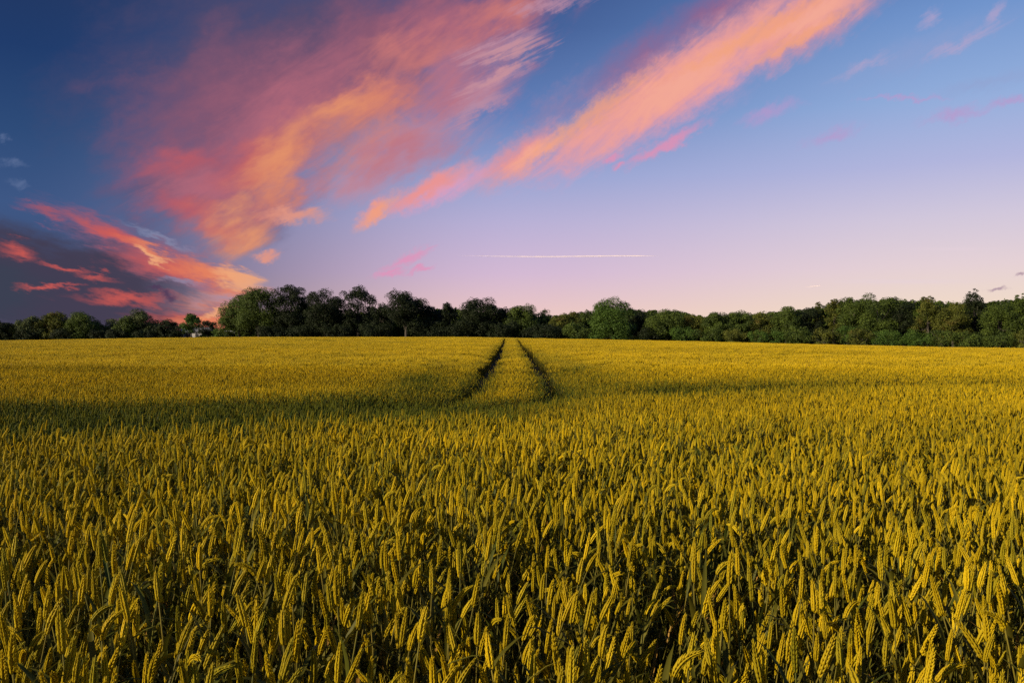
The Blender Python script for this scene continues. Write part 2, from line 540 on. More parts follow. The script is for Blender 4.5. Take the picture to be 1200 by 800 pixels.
def plant_parts(kind, seed):
    r = np.random.default_rng(seed)
    stem, ear = ear_curve(kind, r)
    E, S, B = Geo(), Geo(), [Geo(), Geo(), Geo()]
    make_ear(E, ear, r, 0)
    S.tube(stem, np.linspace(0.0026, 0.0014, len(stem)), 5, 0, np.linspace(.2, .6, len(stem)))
    for n, f in enumerate((0.86, 0.66, 0.42)):
        k = f * (len(stem) - 1)
        i = int(k)
        p = stem[i] + (stem[min(i + 1, len(stem) - 1)] - stem[i]) * (k - i)
        dry = r.uniform() < 0.05
        blade(B[n], p, r.uniform(0, 6.28), r.uniform(.11, .21), r.uniform(.008, .0125), r.uniform(.1, .5), r.uniform(.1, 1.9), 0,
              1.0 if dry else r.uniform(.2, .8))
    return E, S, B


def merge(parts):
    G = Geo()
    for m, g in parts:
        off = G.n
        G.v += g.v; G.c += g.c; G.n += g.n
        G.q += [q + off for q in g.q]; G.qm += [np.full(len(q), m) for q in g.q]
        G.t += [q + off for q in g.t]; G.tm += [np.full(len(q), m) for q in g.t]
    return G


def ear_low(G, base, tip, w, c, k=5):
    """an ear some way off: knobbly spindle"""
    n = 7
    t = np.linspace(0, 1, n)
    rad = w * np.array([.35, .95, .72, 1.0, .7, .8, .2])
    p = base + (tip - base) * t[:, None]
    G.tube(p, rad, k, 0, c + np.array([-.2, .2, -.15, .25, -.1, .3, .4]), cap=False)


def clump(size, count, seed, k=5, fat=1.0, leaves=1.0):
    """a patch of many plants for the middle and far distance"""
    r = np.random.default_rng(seed)
    G = Geo()
    for i in range(count):
        x, y = r.uniform(-size / 2, size / 2, 2)
        h = r.normal(0.745, 0.028)
        L = r.uniform(.056, .082)
        az = r.uniform(0, 6.28)
        kind = r.uniform()
        lean = r.uniform(.0, .25) if kind < .6 else (r.uniform(.25, .7) if kind < .88 else r.uniform(.9, 1.9))
        top = np.array([x + .05 * math.cos(az), y + .05 * math.sin(az), h])
        tip = top + L * np.array([math.sin(lean) * math.cos(az), math.sin(lean) * math.sin(az), math.cos(lean)])
        c = r.uniform(.2, .65)
        ear_low(G, top, tip, 0.0064 * fat, c, k)
        b0 = np.array([x, y, h - .45])
        s = np.array([0.0022 * fat, 0, 0])
        s2 = np.array([0, 0.0022 * fat, 0])
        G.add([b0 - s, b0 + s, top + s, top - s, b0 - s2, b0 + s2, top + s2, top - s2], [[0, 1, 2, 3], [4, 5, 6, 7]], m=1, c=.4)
        if r.uniform() < leaves:
            blade(G, b0 + (top - b0) * r.uniform(.45, .85), r.uniform(0, 6.28), r.uniform(.12, .22), 0.012 * fat, r.uniform(.1, .5), r.uniform(.2, 2.0), 2,
                  1.0 if r.uniform() < .04 else r.uniform(.2, .8), n=3)
    return G


def tracks():
    L = [(592, 396.3), (589.5, 403), (585, 411), (578, 422), (570, 431.5), (560, 443), (546, 456), (520, 467), (470, 473), (400, 476), (300, 478), (200, 480), (100, 482), (0, 483), (-200, 486)]
    R = [(605, 396.3), (611, 404), (620, 413), (628, 422), (635, 431), (643, 443), (650, 455), (664, 463), (700, 462), (780, 458), (900, 454), (1050, 451), (1200, 450), (1500, 449)]
    L2 = [(-200, 503), (0, 499), (150, 497), (300, 492), (420, 487), (500, 481), (560, 473), (620, 466), (655, 456)]
    out = []
    for c in (L, R, L2):
        p = np.array([world_at(*q) for q in c])
        d = np.concatenate([[0], np.cumsum(np.linalg.norm(np.diff(p, axis=0), axis=1))])
        s = np.arange(0, d[-1], 0.35)
        pts = np.stack([np.interp(s, d, p[:, k]) for k in (0, 1)], -1)
        for _ in range(6):
            pts[1:-1] = (pts[:-2] + pts[1:-1] * 2 + pts[2:]) / 4
        out.append(pts)
    return out


def dist_to(pts, lines):
    """distance from each point to the nearest sample of each line"""
    res = []
    for ln in lines:
        d = np.full(len(pts), 1e9)
        for i in range(0, len(ln), 64):
            seg = ln[i:i + 64]
            lo, hi = seg.min(0) - 4, seg.max(0) + 4
            m = np.all((pts > lo) & (pts < hi), axis=1)
            if m.any():
                q = pts[m]
                dd = np.sqrt(((q[:, None] - seg[None]) ** 2).sum(-1)).min(1)
                d[m] = np.minimum(d[m], dd)
        res.append(d)
    return res


def scatter(y0, y1, step, jitter=0.5, margin=2.5, tan=0.70):
    ys = np.arange(y0, y1, step)
    out = []
    for y in ys:
        half = max(abs(y) * tan + margin, margin)
        x = np.arange(-half, half, step)
        out.append(np.stack([x, np.full_like(x, y)], -1))
    p = np.concatenate(out)
    return p + rng.uniform(-jitter, jitter, p.shape) * step


def build_wheat():
    ear_m = plant_material('wheat_ear', (0.58, 0.400, 0.006, 1), (0.125, 0.138, 0.010, 1), False)
    stalk_m = plant_material('wheat_stalk', (0.22, 0.17, 0.02, 1), (0.06, 0.085, 0.015, 1), False)
    leaf_m = plant_material('wheat_leaf', (0.15, 0.13, 0.014, 1), (0.030, 0.058, 0.010, 1), True)
    mats = [ear_m, stalk_m, leaf_m]
    src = bpy.data.collections.new('wheat_sources')     # never linked: only the field's instances are drawn

    kinds = ['upright'] * 12 + ['leaning'] * 10 + ['nodding'] * 2
    near = []
    for i, kd in enumerate(kinds):
        E, S, B = plant_parts(kd, 100 + i)
        near.append((kd, E.mesh('wheat_ear', [ear_m]), S.mesh('wheat_stalk', [stalk_m], True), [b.mesh('wheat_leaf', [leaf_m]) for b in B]))
        link('w%02d' % i, merge([(0, E), (1, S)] + [(2, b) for b in B]).mesh('wheat_plant', mats), col=src)
    n_near = len(kinds)
    for i in range(6):       # hand-sized tufts
        link('w%02d' % (n_near + i), clump(0.42, 76, 300 + i).mesh('wheat_tuft', mats), col=src)
    for i in range(4):       # patches
        link('w%02d' % (n_near + 6 + i), clump(1.5, 520, 400 + i, k=4, fat=1.35).mesh('wheat_patch', mats), col=src)

    TR = tracks()
    P, V, S_, K = [], [], [], []
    # single plants
    p = scatter(-1.5, 24, 0.0425)
    p = p[np.hypot(p[:, 0], p[:, 1]) > 0.75]
    d = np.min(dist_to(p, TR), axis=0)
    keep = (d > 0.27 + 0.05 * rng.standard_normal(len(p))) | (rng.uniform(size=len(p)) < .22)
    thin = vnoise(p[:, 0] * 2.2, p[:, 1] * 2.2, 5) * .6 + vnoise(p[:, 0] * 6, p[:, 1] * 6, 6) * .4
    keep &= rng.uniform(size=len(p)) < (1 - .35 * np.exp(-(d / 1.0) ** 2)) * np.clip(0.35 + 1.6 * (thin - 0.12), .3, 1.0)
    p, d = p[keep], d[keep]
    v = rng.choice(n_near, len(p))
    P.append(p); V.append(v); K.append(d); S_.append(rng.normal(0.985, 0.075, len(p)).clip(.7, 1.12))
    # tufts: everywhere to 60 m, then only beside the wheel tracks
    p = scatter(24, 62, 0.36)
    q = scatter(62, 200, 0.36, tan=0.06, margin=2)
    dq = np.min(dist_to(q, TR), axis=0)
    q = q[dq < 2.6]
    p = np.concatenate([p, q])
    d = np.min(dist_to(p, TR), axis=0)
    keep = d > 0.36
    p, d = p[keep], d[keep]
    P.append(p); V.append(n_near + rng.choice(6, len(p))); K.append(d); S_.append(rng.normal(1.0, 0.035, len(p)))
    # patches
    p = scatter(62.5, 272, 1.15, 0.3, 6)
    X = 600 + F * p[:, 0] / p[:, 1]
    d = np.min(dist_to(p, TR), axis=0)
    keep = (p[:, 1] < edge_depth(X)) & (d > 1.9)
    p, d = p[keep], d[keep]
    P.append(p); V.append(n_near + 6 + rng.choice(4, len(p))); K.append(d); S_.append(rng.normal(1.0, 0.03, len(p)))

    P, V, K, S_ = map(np.concatenate, (P, V, K, S_))
    x, y = P[:, 0], P[:, 1]
    z = ground(x, y)
    dist = np.hypot(x, y)
    # crop beside the wheelings is shorter and greener on the headland turn
    nearby = sstep(y, 60, 20)
    turn = np.maximum(np.maximum(sstep(-x - .9, .3, 1.6), sstep(x - 1.0, .2, 1.4)), sstep(y, 15, 12)) * np.where(x > 0, sstep(y, 60, 28), sstep(y, 40, 20))
    head = np.exp(-(K / (0.50 + 1.15 * nearby * turn)) ** 2) * (0.35 + 0.65 * nearby) * np.where(x > 1, .10 + .75 * np.exp(-np.maximum(x - 1, 0) / 5.0), 1.0)
    head *= .55 + .9 * vnoise(x / 1.1, y / .8, 31)
    S_ = S_ * (1 - 0.15 * np.exp(-(K / 0.9) ** 2) * nearby)
    inside = (K < .25) & (V < n_near)          # weeds and late tillers in the wheelings
    S_ = np.where(inside, S_ * .55, S_)
    S_ = S_ * (1 + 0.09 * (vnoise(x / 1.7, y / 1.7, 8) - .5) + 0.08 * (vnoise(x / .45, y / .45, 9) - .5) * (dist < 60))
    patch = vnoise(x / 5, y / 3, 11) * .5 + vnoise(x / 1.3, y / 1.0, 12) * .5
    green = 0.20 * sstep(dist, 30, 4) + 0.08 * sstep(dist, 8, 1.5) + 1.25 * head + 0.62 * (patch - .5) - .12
    green = np.where(V < n_near, green + rng.normal(0, .15, len(P)), green)
    green = np.where(inside, 1.2, green)
    tone = 0.42 + 0.7 * (vnoise(x / 4, y / 2.5, 14) - .5) - .25 * head + rng.normal(0, .28, len(P)) * (V < n_near)
    rot = np.zeros((len(P), 3))
    rot[:, 2] = rng.uniform(0, 2 * math.pi, len(P))
    # the breeze leans the crop a little to the right: more plants turned that way
    wv = (V < n_near) & (rng.uniform(size=len(P)) < .35)
    rot[wv, 2] = rng.normal(0.2, .7, wv.sum())
    rot[:, 0] = rng.normal(0, .13, len(P)) * (V < n_near)
    rot[:, 1] = rng.normal(0.04, .14, len(P)) * (V < n_near)

    # the 300 plants that show largest: things of their own
    zc = -(z + .78 - EYE)
    row = HOR + zc / np.maximum(y, .05) * F
    X = 600 + F * x / np.maximum(y, .05)
    cand = np.where((V < n_near) & (y > .9) & (row < 800 + 18) & (X > -10) & (X < 1210))[0]
    front = cand[np.argsort(dist[cand])[:300]]
    words = {'upright': 'upright wheat ear on a straight stalk, in the nearest rows along the picture bottom',
             'leaning': 'wheat ear leaning over on its stalk, in the nearest rows along the picture bottom',
             'nodding': 'wheat ear bent right over and nodding, in the nearest rows along the picture bottom'}
    proto = {}
    for i in front:
        kd, e, s, b = near[V[i]]
        o = bpy.data.objects.new('wheat_plant', None)
        o.empty_display_size = 0.05
        COL.objects.link(o)
        o.location = (x[i], y[i], z[i])
        o.rotation_euler = rot[i]
        o.scale = (S_[i],) * 3
        tag(o, words[kd], 'wheat plant', '%s wheat plants in the nearest rows' % kd)
        if V[i] not in proto:
            proto[V[i]] = [bpy.data.objects.new(nm, me) for nm, me in [('ear', e), ('stalk', s)] + [('leaf', k) for k in b]]
            kids = proto[V[i]]
        else:
            kids = [c.copy() for c in proto[V[i]]]
        for c in kids:
            COL.objects.link(c)
            c.parent = o
    rest = np.ones(len(P), bool)
    rest[front] = False

    me = bpy.data.meshes.new('wheat_field')
    n = int(rest.sum())
    me.vertices.add(n)
    me.vertices.foreach_set('co', np.stack([x, y, z], -1)[rest].astype(np.float32).ravel())
    def attr(name, typ, data, key='value'):
        a = me.attributes.new(name, typ, 'POINT')
        a.data.foreach_set(key, data.ravel())
    attr('vid', 'INT', V[rest].astype(np.int32))
    attr('scl', 'FLOAT', S_[rest].astype(np.float32))
    attr('green', 'FLOAT', green[rest].astype(np.float32))
    attr('tone', 'FLOAT', tone[rest].astype(np.float32))
    attr('rot', 'FLOAT_VECTOR', rot[rest].astype(np.float32), 'vector')
    me.update()
    print('wheat points', n, 'front', len(front), 'y max', y[front].max())
    o = link('wheat_field', me, label='dense ripening wheat crop covering the whole field up to the trees', cat='wheat field', kind='stuff')
    ng = bpy.data.node_groups.new('wheat_instances', 'GeometryNodeTree')
    ng.interface.new_socket('Geometry', in_out='INPUT', socket_type='NodeSocketGeometry')
    ng.interface.new_socket('Geometry', in_out='OUTPUT', socket_type='NodeSocketGeometry')
    T = NT(ng)
    gi = T.node('NodeGroupInput')
    ci = T.node('GeometryNodeCollectionInfo', {0: src, 1: True, 2: True})
    def na(name, typ):
        nd = T.node('GeometryNodeInputNamedAttribute', data_type=typ)
        nd.inputs[0].default_value = name
        return nd.outputs[0]
    iop = T.node('GeometryNodeInstanceOnPoints', {'Points': gi.outputs[0], 'Instance': ci.outputs[0], 'Pick Instance': True,
                 'Instance Index': na('vid', 'INT'), 'Rotation': na('rot', 'FLOAT_VECTOR'), 'Scale': na('scl', 'FLOAT')})
    T.node('NodeGroupOutput', {0: iop.outputs[0]})
    md = o.modifiers.new('wheat', 'NODES')
    md.node_group = ng


build_ground()
build_wheat()


# ------------------------------------------------------------------ trees
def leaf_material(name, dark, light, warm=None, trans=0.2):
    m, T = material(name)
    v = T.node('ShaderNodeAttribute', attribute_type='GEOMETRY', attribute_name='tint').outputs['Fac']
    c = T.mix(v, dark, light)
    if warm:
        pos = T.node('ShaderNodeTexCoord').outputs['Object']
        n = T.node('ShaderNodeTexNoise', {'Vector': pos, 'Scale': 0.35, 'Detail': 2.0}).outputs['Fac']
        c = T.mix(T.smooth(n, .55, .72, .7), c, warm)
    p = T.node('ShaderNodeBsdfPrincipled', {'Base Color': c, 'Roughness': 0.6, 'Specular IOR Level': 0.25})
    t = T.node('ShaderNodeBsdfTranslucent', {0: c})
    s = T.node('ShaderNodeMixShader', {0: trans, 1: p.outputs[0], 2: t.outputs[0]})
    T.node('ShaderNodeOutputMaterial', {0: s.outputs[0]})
    return m


def bark_material():
    m, T = material('bark')
    pos = T.node('ShaderNodeTexCoord').outputs['Object']
    mp = T.node('ShaderNodeMapping', {0: pos, 3: (6, 6, 1.2)})
    n = T.node('ShaderNodeTexNoise', {'Vector': mp.outputs[0], 'Scale': 1.5, 'Detail': 6.0}).outputs['Fac']
    c = T.mix(n, (0.035, 0.028, 0.02, 1), (0.13, 0.11, 0.085, 1))
    b = T.node('ShaderNodeBump', {'Height': n, 'Strength': 0.7, 'Distance': 0.04}).outputs[0]
    p = T.node('ShaderNodeBsdfPrincipled', {'Base Color': c, 'Roughness': 0.9, 'Normal': b})
    T.node('ShaderNodeOutputMaterial', {0: p.outputs[0]})
    return m


def crown_mesh(w, h, z0, r, leaf, style, mat, dens=1.0):
    """leaf clumps through a crown of half-width w from height z0 to z0 + h"""
    cz = z0 + h / 2
    # lobes: big clumps of foliage carried by the limbs
    n_l = {'airy': 56, 'round': 56, 'spiky': 44, 'bush': 22, 'oak': 50}[style]
    lob, rad = [], []
    for i in range(n_l):
        d = r.normal(size=3); d /= np.linalg.norm(d)
        rr = r.uniform(.25, 1.0) ** .5
        if style == 'round' or style == 'bush':
            shape = np.array([w * .80, w * .80, h * .40])
        elif style == 'airy':
            shape = np.array([w * .85, w * .85, h * .46])
        elif style == 'spiky':
            shape = np.array([w * .72, w * .8, h * .44])
        else:
            shape = np.array([w * .82, w * .8, h * .42])
        c = np.array([0, 0, cz]) + d * rr * shape
        lob.append(c)
        rad.append(w * r.uniform(.20, .40) * (0.82 if style in ('airy', 'spiky') else 1.0))
    if style == 'spiky':         # a few leaders standing out of the top
        for i in range(6):
            u = r.uniform(-1, 1)
            bx, by_, tz = .5 * u * w, r.uniform(-.4, .4) * w, h * (1.0 - .22 * abs(u) - r.uniform(0, .06))
            for k in range(6):
                f = k / 5
                lob.append(np.array([bx * (1 + .15 * f), by_, z0 + h * .62 + (tz - h * .62) * f]))
                rad.append(w * (.22 - .13 * f))
    if style == 'airy':
        for i in range(6):
            a = r.uniform(0, 6.28)
            lob.append(np.array([math.cos(a) * w * .72, math.sin(a) * w * .6, z0 + h * r.uniform(.45, .88)]))
            rad.append(w * r.uniform(.22, .30))
    if z0 < .2 * (z0 + h) and style != 'bush':      # foliage down to the ground at a wood's edge
        for i in range(12):
            a = r.uniform(0, 6.28)
            lob.append(np.array([math.cos(a) * w * .7, math.sin(a) * w * .7, z0 + h * r.uniform(.04, .35)]))
            rad.append(w * r.uniform(.24, .36))
    lob, rad = np.array(lob), np.array(rad)
    lob[:, 2] = np.clip(lob[:, 2], z0 * .8, z0 + h - rad * .6)
    tot = (rad ** 2).sum() * 4 * math.pi
    n = int(min(36000, dens * tot / leaf ** 2 * (0.62 if style == 'airy' else .9)))
    li = rng_choice(r, rad ** 1.6, n)
    d = r.normal(size=(n, 3)); d /= np.linalg.norm(d, axis=1)[:, None]
    d[:, 2] = np.where((d[:, 2] < -.3) & (r.uniform(size=n) < .6), -d[:, 2], d[:, 2])
    # twigs: leaves gather in small tufts, leaving holes between them
    k = 1 + .30 * (vnoise(d[:, 0] * 3 + li * 7.1, d[:, 1] * 3 + d[:, 2] * 2.3, 5) - .5) * 2
    rr = rad[li] * k * (1 - r.exponential(.16, n)).clip(.2, 1.15)
    p = lob[li] + d * rr[:, None] * np.array([1.05, 1.05, .85])
    q = vnoise(p[:, 0] / (leaf * 3.2) + p[:, 2] / (leaf * 6), p[:, 1] / (leaf * 3.2) + p[:, 2] / (leaf * 3), 9)
    keep = q > (.30 if style == 'airy' else .26)
    p, d, li = p[keep], d[keep], li[keep]
    n = len(p)
    # leaf clump faces: loosely facing outwards
    nr = d + r.normal(size=(n, 3)) * .55 + np.array([0, 0, .25])
    nr /= np.linalg.norm(nr, axis=1)[:, None]
    t = np.cross(nr, r.normal(size=(n, 3))); t /= np.linalg.norm(t, axis=1)[:, None]
    b = np.cross(nr, t)
    s = leaf * r.uniform(.55, 1.25, n)[:, None]
    v = np.stack([p - t * s * .7, p - b * s * .38, p + t * s * .7 + nr * s * .15, p + b * s * .38], 1).reshape(-1, 3)
    f = np.arange(n * 4).reshape(-1, 4)
    base = r.uniform(.2, .8, len(rad))
    tint = np.clip(base[li] + r.normal(0, .2, n), 0, 1)
    return mesh_from('crown', v, [f], [mat], None, False, np.repeat(tint, 4)), lob, rad


def rng_choice(r, wts, n):
    return r.choice(len(wts), n, p=wts / wts.sum())


def trunk_mesh(w, h, z0, lob, rad, r, bark):
    G = Geo()
    tr = max(.12, (z0 + h) * .028)
    top = z0 + h * .62
    zz = np.linspace(-.3, top, 9)
    pts = np.stack([np.cumsum(r.normal(0, .06, 9)) * w * .15, np.cumsum(r.normal(0, .06, 9)) * w * .15, zz], -1)
    pts[:2, :2] = 0
    G.tube(pts, np.array([1.5, 1.1, 1, .92, .84, .72, .6, .45, .25]) * tr, 8)
    big = np.argsort(-rad)[:10]
    for i in big:
        c = lob[i]
        a = pts[np.clip(int(r.uniform(2.5, 7)), 0, 8)]
        m = (a + c) / 2 + np.array([0, 0, -.06 * h])
        t = np.linspace(0, 1, 6)[:, None]
        G.tube((1 - t) ** 2 * a + 2 * t * (1 - t) * m + t ** 2 * c, np.linspace(.42, .10, 6) * tr, 6)
    return G.mesh('trunk', [bark])


def tree_base(X, extra):
    D = float(edge_depth(X)) + extra
    x = (X - 600) / F * D
    return x, D, float(ground(x, D))


def build_trees():
    bark = bark_material()
    M = {
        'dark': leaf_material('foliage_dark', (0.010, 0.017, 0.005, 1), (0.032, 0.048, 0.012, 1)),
        'mid': leaf_material('foliage_mid', (0.028, 0.050, 0.010, 1), (0.130, 0.185, 0.024, 1)),
        'olive': leaf_material('foliage_olive', (0.042, 0.058, 0.010, 1), (0.185, 0.20, 0.026, 1), (0.17, 0.11, 0.025, 1)),
        'bright': leaf_material('foliage_bright', (0.034, 0.076, 0.010, 1), (0.115, 0.20, 0.026, 1)),
        'grey': leaf_material('foliage_grey', (0.040, 0.062, 0.020, 1), (0.150, 0.185, 0.055, 1)),
    }
    # X centre, top row, half width (photo pixels), metres beyond the field edge, style, foliage, crown start (share of height), name, label
    A = 'trees in the far left row'
    B = 'trees of the dark left clump'
    C_ = 'trees in the middle of the tree line'
    R_ = 'trees of the right wood edge'
    U = 'shrubs along the field edge'
    T = [
        (2, 378, 13, 6, 'round', 'dark', .1, A, 'small dark tree at the extreme left end of the far tree row'),
        (16, 379, 11, 8, 'round', 'olive', .1, A, 'small olive tree second from the left end of the far tree row'),
        (39, 370.5, 15, 8, 'round', 'grey', .1, A, 'mid-green domed tree just left of the big twin round crowns'),
        (64, 367.5, 18, 10, 'round', 'olive', .08, A, 'broad green dome, left one of the twin round crowns at far left'),
        (97, 368, 19, 8, 'round', 'mid', .08, A, 'broad darker dome, right one of the twin round crowns at far left'),
        (120, 380, 9, 12, 'bush', 'grey', .05, A, 'low pale tree in the dip right of the twin round crowns'),
        (132, 373, 9, 14, 'airy', 'grey', .15, A, 'thin greyish tree leaning on the left side of the flat-topped tree'),
        (148, 371, 13, 8, 'round', 'mid', .08, A, 'green rounded tree overlapping the flat-topped tree from the left'),
        (167, 365, 18, 12, 'oak', 'grey', .12, A, 'tallest tree of the far left row, flat-topped with a spreading crown'),
        (183, 377, 8, 16, 'airy', 'grey', .3, A, 'wispy see-through tree hanging right of the flat-topped tree'),
        (196, 375.5, 12, 9, 'round', 'dark', .05, A, 'compact dark round tree standing left of the pale farm building'),
        (210, 382, 9, 8, 'bush', 'dark', .02, A, 'low dark bushy tree before the left end of the farm building'),
        (224, 368.5, 12, 13, 'spiky', 'bright', .2, A, 'light green tree with upright leader above the farm building'),
        (243, 377.5, 12, 15, 'airy', 'dark', .2, A, 'dark lacy tree above the right end of the farm building'),
        (257, 385, 8, 7, 'bush', 'bright', .02, A, 'small fresh green bush at the left foot of the dark clump'),

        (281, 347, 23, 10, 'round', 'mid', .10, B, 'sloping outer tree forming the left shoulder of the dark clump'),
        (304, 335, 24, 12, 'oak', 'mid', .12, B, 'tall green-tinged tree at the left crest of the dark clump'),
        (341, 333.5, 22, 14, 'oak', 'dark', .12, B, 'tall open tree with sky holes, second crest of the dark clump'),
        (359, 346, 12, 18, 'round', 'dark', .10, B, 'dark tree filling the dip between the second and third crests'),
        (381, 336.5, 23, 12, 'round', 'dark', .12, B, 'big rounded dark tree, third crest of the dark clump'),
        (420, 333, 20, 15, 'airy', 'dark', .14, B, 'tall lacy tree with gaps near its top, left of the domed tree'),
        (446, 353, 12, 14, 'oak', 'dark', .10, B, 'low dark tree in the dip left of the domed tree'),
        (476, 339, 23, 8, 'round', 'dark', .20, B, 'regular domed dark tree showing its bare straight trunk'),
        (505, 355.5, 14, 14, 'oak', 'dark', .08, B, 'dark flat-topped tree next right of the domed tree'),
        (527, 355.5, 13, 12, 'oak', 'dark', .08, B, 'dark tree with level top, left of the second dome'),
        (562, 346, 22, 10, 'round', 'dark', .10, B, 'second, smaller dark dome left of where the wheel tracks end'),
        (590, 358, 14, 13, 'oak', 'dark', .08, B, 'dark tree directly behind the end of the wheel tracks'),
        (612, 356.5, 19, 11, 'round', 'mid', .06, C_, 'rounded dull green tree just right of the wheel tracks'),
        (638, 364, 13, 16, 'oak', 'mid', .06, C_, 'low tree in the saddle where the tree line dips in the middle'),
        (663, 364, 17, 14, 'oak', 'olive', .05, C_, 'yellowish low broad tree left of the bright lone oak'),
        (690, 364, 13, 22, 'round', 'mid', .05, C_, 'tree half hidden behind the left side of the bright lone oak'),
        (716, 349.5, 25, 4, 'oak', 'bright', .05, C_, 'bright green oak standing forward and taller than its neighbours'),
        (752, 364, 15, 16, 'round', 'dark', .04, C_, 'shaded dark tree directly right of the bright lone oak'),
        (781, 362, 24, 9, 'round', 'mid', .04, C_, 'broad green hummock-shaped tree right of the shaded dark tree'),
        (814, 369, 17, 12, 'oak', 'olive', .04, C_, 'low tree at the lowest dip of the right tree line'),

        (842, 367, 17, 10, 'oak', 'mid', .04, R_, 'first low tree rising to the right from the lowest dip'),
        (868, 362.5, 17, 12, 'round', 'mid', .04, R_, 'rounded tree with a small bump above its neighbours, left part of wood'),
        (893, 366, 15, 12, 'oak', 'olive', .04, R_, 'olive tree between the bumped tree and the rising wood edge'),
        (921, 359, 19, 12, 'round', 'mid', .04, R_, 'smooth mid-green tree where the right wood begins to climb'),
        (946, 358, 16, 14, 'oak', 'dark', .04, R_, 'darker tree just left of the bare-tipped spiky pair'),
        (958, 353, 8, 20, 'spiky', 'olive', .2, R_, 'thin spiky tree top poking up, left one of the pair'),
        (977, 348, 13, 16, 'spiky', 'olive', .1, R_, 'pale spiky tree, taller right one of the pair'),
        (1000, 341.5, 16, 12, 'oak', 'mid', .06, R_, 'tall tree forming the left corner of the high wood plateau'),
        (1027, 340, 23, 12, 'round', 'mid', .06, R_, 'largest rounded tree on the crest of the right wood'),
        (1056, 345, 16, 13, 'round', 'dark', .06, R_, 'dark tree stepping down right of the largest crest tree'),
        (1087, 346, 19, 12, 'spiky', 'olive', .06, R_, 'yellow-tinged feathery-topped tree in the middle of the right wood'),
        (1117, 350, 17, 11, 'round', 'olive', .05, R_, 'olive flat-topped tree left of the tall leggy tree'),
        (1141, 339, 16, 15, 'spiky', 'dark', .12, R_, 'tall leggy tree with a sparse star-shaped top'),
        (1171, 353, 17, 11, 'round', 'mid', .05, R_, 'lower green tree right of the tall leggy tree'),
        (1198, 343, 17, 12, 'spiky', 'mid', .06, R_, 'tall tree cut by the right edge of the picture'),
        (1240, 345, 24, 12, 'round', 'mid', .06, R_, 'broad tree at the far right end of the wood, past the picture edge'),
    ]
    for i, (X, top, hw, ex, style, fol, st, grp, lab) in enumerate(T):
        r = np.random.default_rng(1000 + i)
        x, D, z = tree_base(X, ex)
        H = EYE + (HOR - top + (2 if grp == R_ else 1)) / F * D - z
        w = hw / F * D * 1.14
        z0 = H * st
        leaf = .20 * D / 180
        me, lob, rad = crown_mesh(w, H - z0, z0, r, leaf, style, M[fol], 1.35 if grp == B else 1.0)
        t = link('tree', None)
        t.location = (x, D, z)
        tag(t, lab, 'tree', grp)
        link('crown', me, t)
        link('trunk', trunk_mesh(w, H - z0, z0, lob, rad, r, bark), t)
    S = [
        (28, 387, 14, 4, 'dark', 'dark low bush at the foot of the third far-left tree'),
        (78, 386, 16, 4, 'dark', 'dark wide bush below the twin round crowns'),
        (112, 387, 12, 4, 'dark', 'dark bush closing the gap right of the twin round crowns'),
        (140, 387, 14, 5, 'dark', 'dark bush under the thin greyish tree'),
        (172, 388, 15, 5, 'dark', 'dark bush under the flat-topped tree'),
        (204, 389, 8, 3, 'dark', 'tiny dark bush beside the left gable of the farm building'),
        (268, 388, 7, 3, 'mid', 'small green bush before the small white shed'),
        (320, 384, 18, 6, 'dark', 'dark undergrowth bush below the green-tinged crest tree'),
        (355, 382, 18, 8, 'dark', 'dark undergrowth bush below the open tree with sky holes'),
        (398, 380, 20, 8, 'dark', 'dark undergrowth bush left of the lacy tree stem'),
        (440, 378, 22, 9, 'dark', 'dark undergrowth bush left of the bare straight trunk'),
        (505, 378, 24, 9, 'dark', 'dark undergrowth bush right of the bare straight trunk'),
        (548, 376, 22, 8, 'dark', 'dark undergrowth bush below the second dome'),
        (590, 378, 22, 7, 'dark', 'dark bush at the very end of the wheel tracks'),
        (636, 382, 22, 5, 'dark', 'dark bush at the foot of the middle saddle'),
        (676, 380, 18, 4, 'mid', 'green bush touching the left foot of the bright lone oak'),
        (760, 384, 13, 4, 'dark', 'dark bush in the shade right of the bright lone oak'),
        (800, 382, 15, 4, 'bright', 'light green bush below the hummock-shaped tree'),
        (830, 384, 16, 4, 'mid', 'green bush at the foot of the lowest dip'),
        (862, 383, 16, 4, 'olive', 'olive bush below the bumped tree'),
        (889, 388, 12, 2, 'bright', 'fresh green bush standing forward below the olive tree'),
        (910, 387, 11, 3, 'bright', 'fresh green bush where the wood begins to climb'),
        (935, 384, 16, 4, 'mid', 'green bush below the darker tree before the spiky pair'),
        (966, 384, 16, 3, 'olive', 'olive bush under the spiky pair'),
        (990, 378, 14, 4, 'bright', 'light green bush below the corner tree of the plateau'),
        (1010, 384, 14, 3, 'olive', 'yellowish bush left below the largest crest tree'),
        (1040, 386, 17, 3, 'bright', 'light green bush right below the largest crest tree'),
        (1074, 388, 17, 3, 'bright', 'light green bush at the foot of the feathery-topped tree'),
        (1105, 386, 17, 3, 'mid', 'green bush below the olive flat-topped tree'),
        (1140, 387, 17, 3, 'mid', 'green bush at the foot of the tall leggy tree'),
        (1172, 388, 16, 3, 'mid', 'green bush below the lower green tree near the right edge'),
        (1200, 386, 15, 3, 'olive', 'bush cut by the right edge of the picture'),
    ]
    for i, (X, top, hw, ex, fol, lab) in enumerate(S):
        r = np.random.default_rng(2000 + i)
        x, D, z = tree_base(X, ex)
        H = EYE + (HOR - top) / F * D - z
        w = hw / F * D * 1.15
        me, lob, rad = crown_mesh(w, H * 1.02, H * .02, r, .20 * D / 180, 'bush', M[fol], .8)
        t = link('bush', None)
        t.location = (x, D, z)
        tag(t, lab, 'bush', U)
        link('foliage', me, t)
        link('stems', trunk_mesh(w * .5, H * .8, H * .05, lob, rad * .6, r, bark), t)

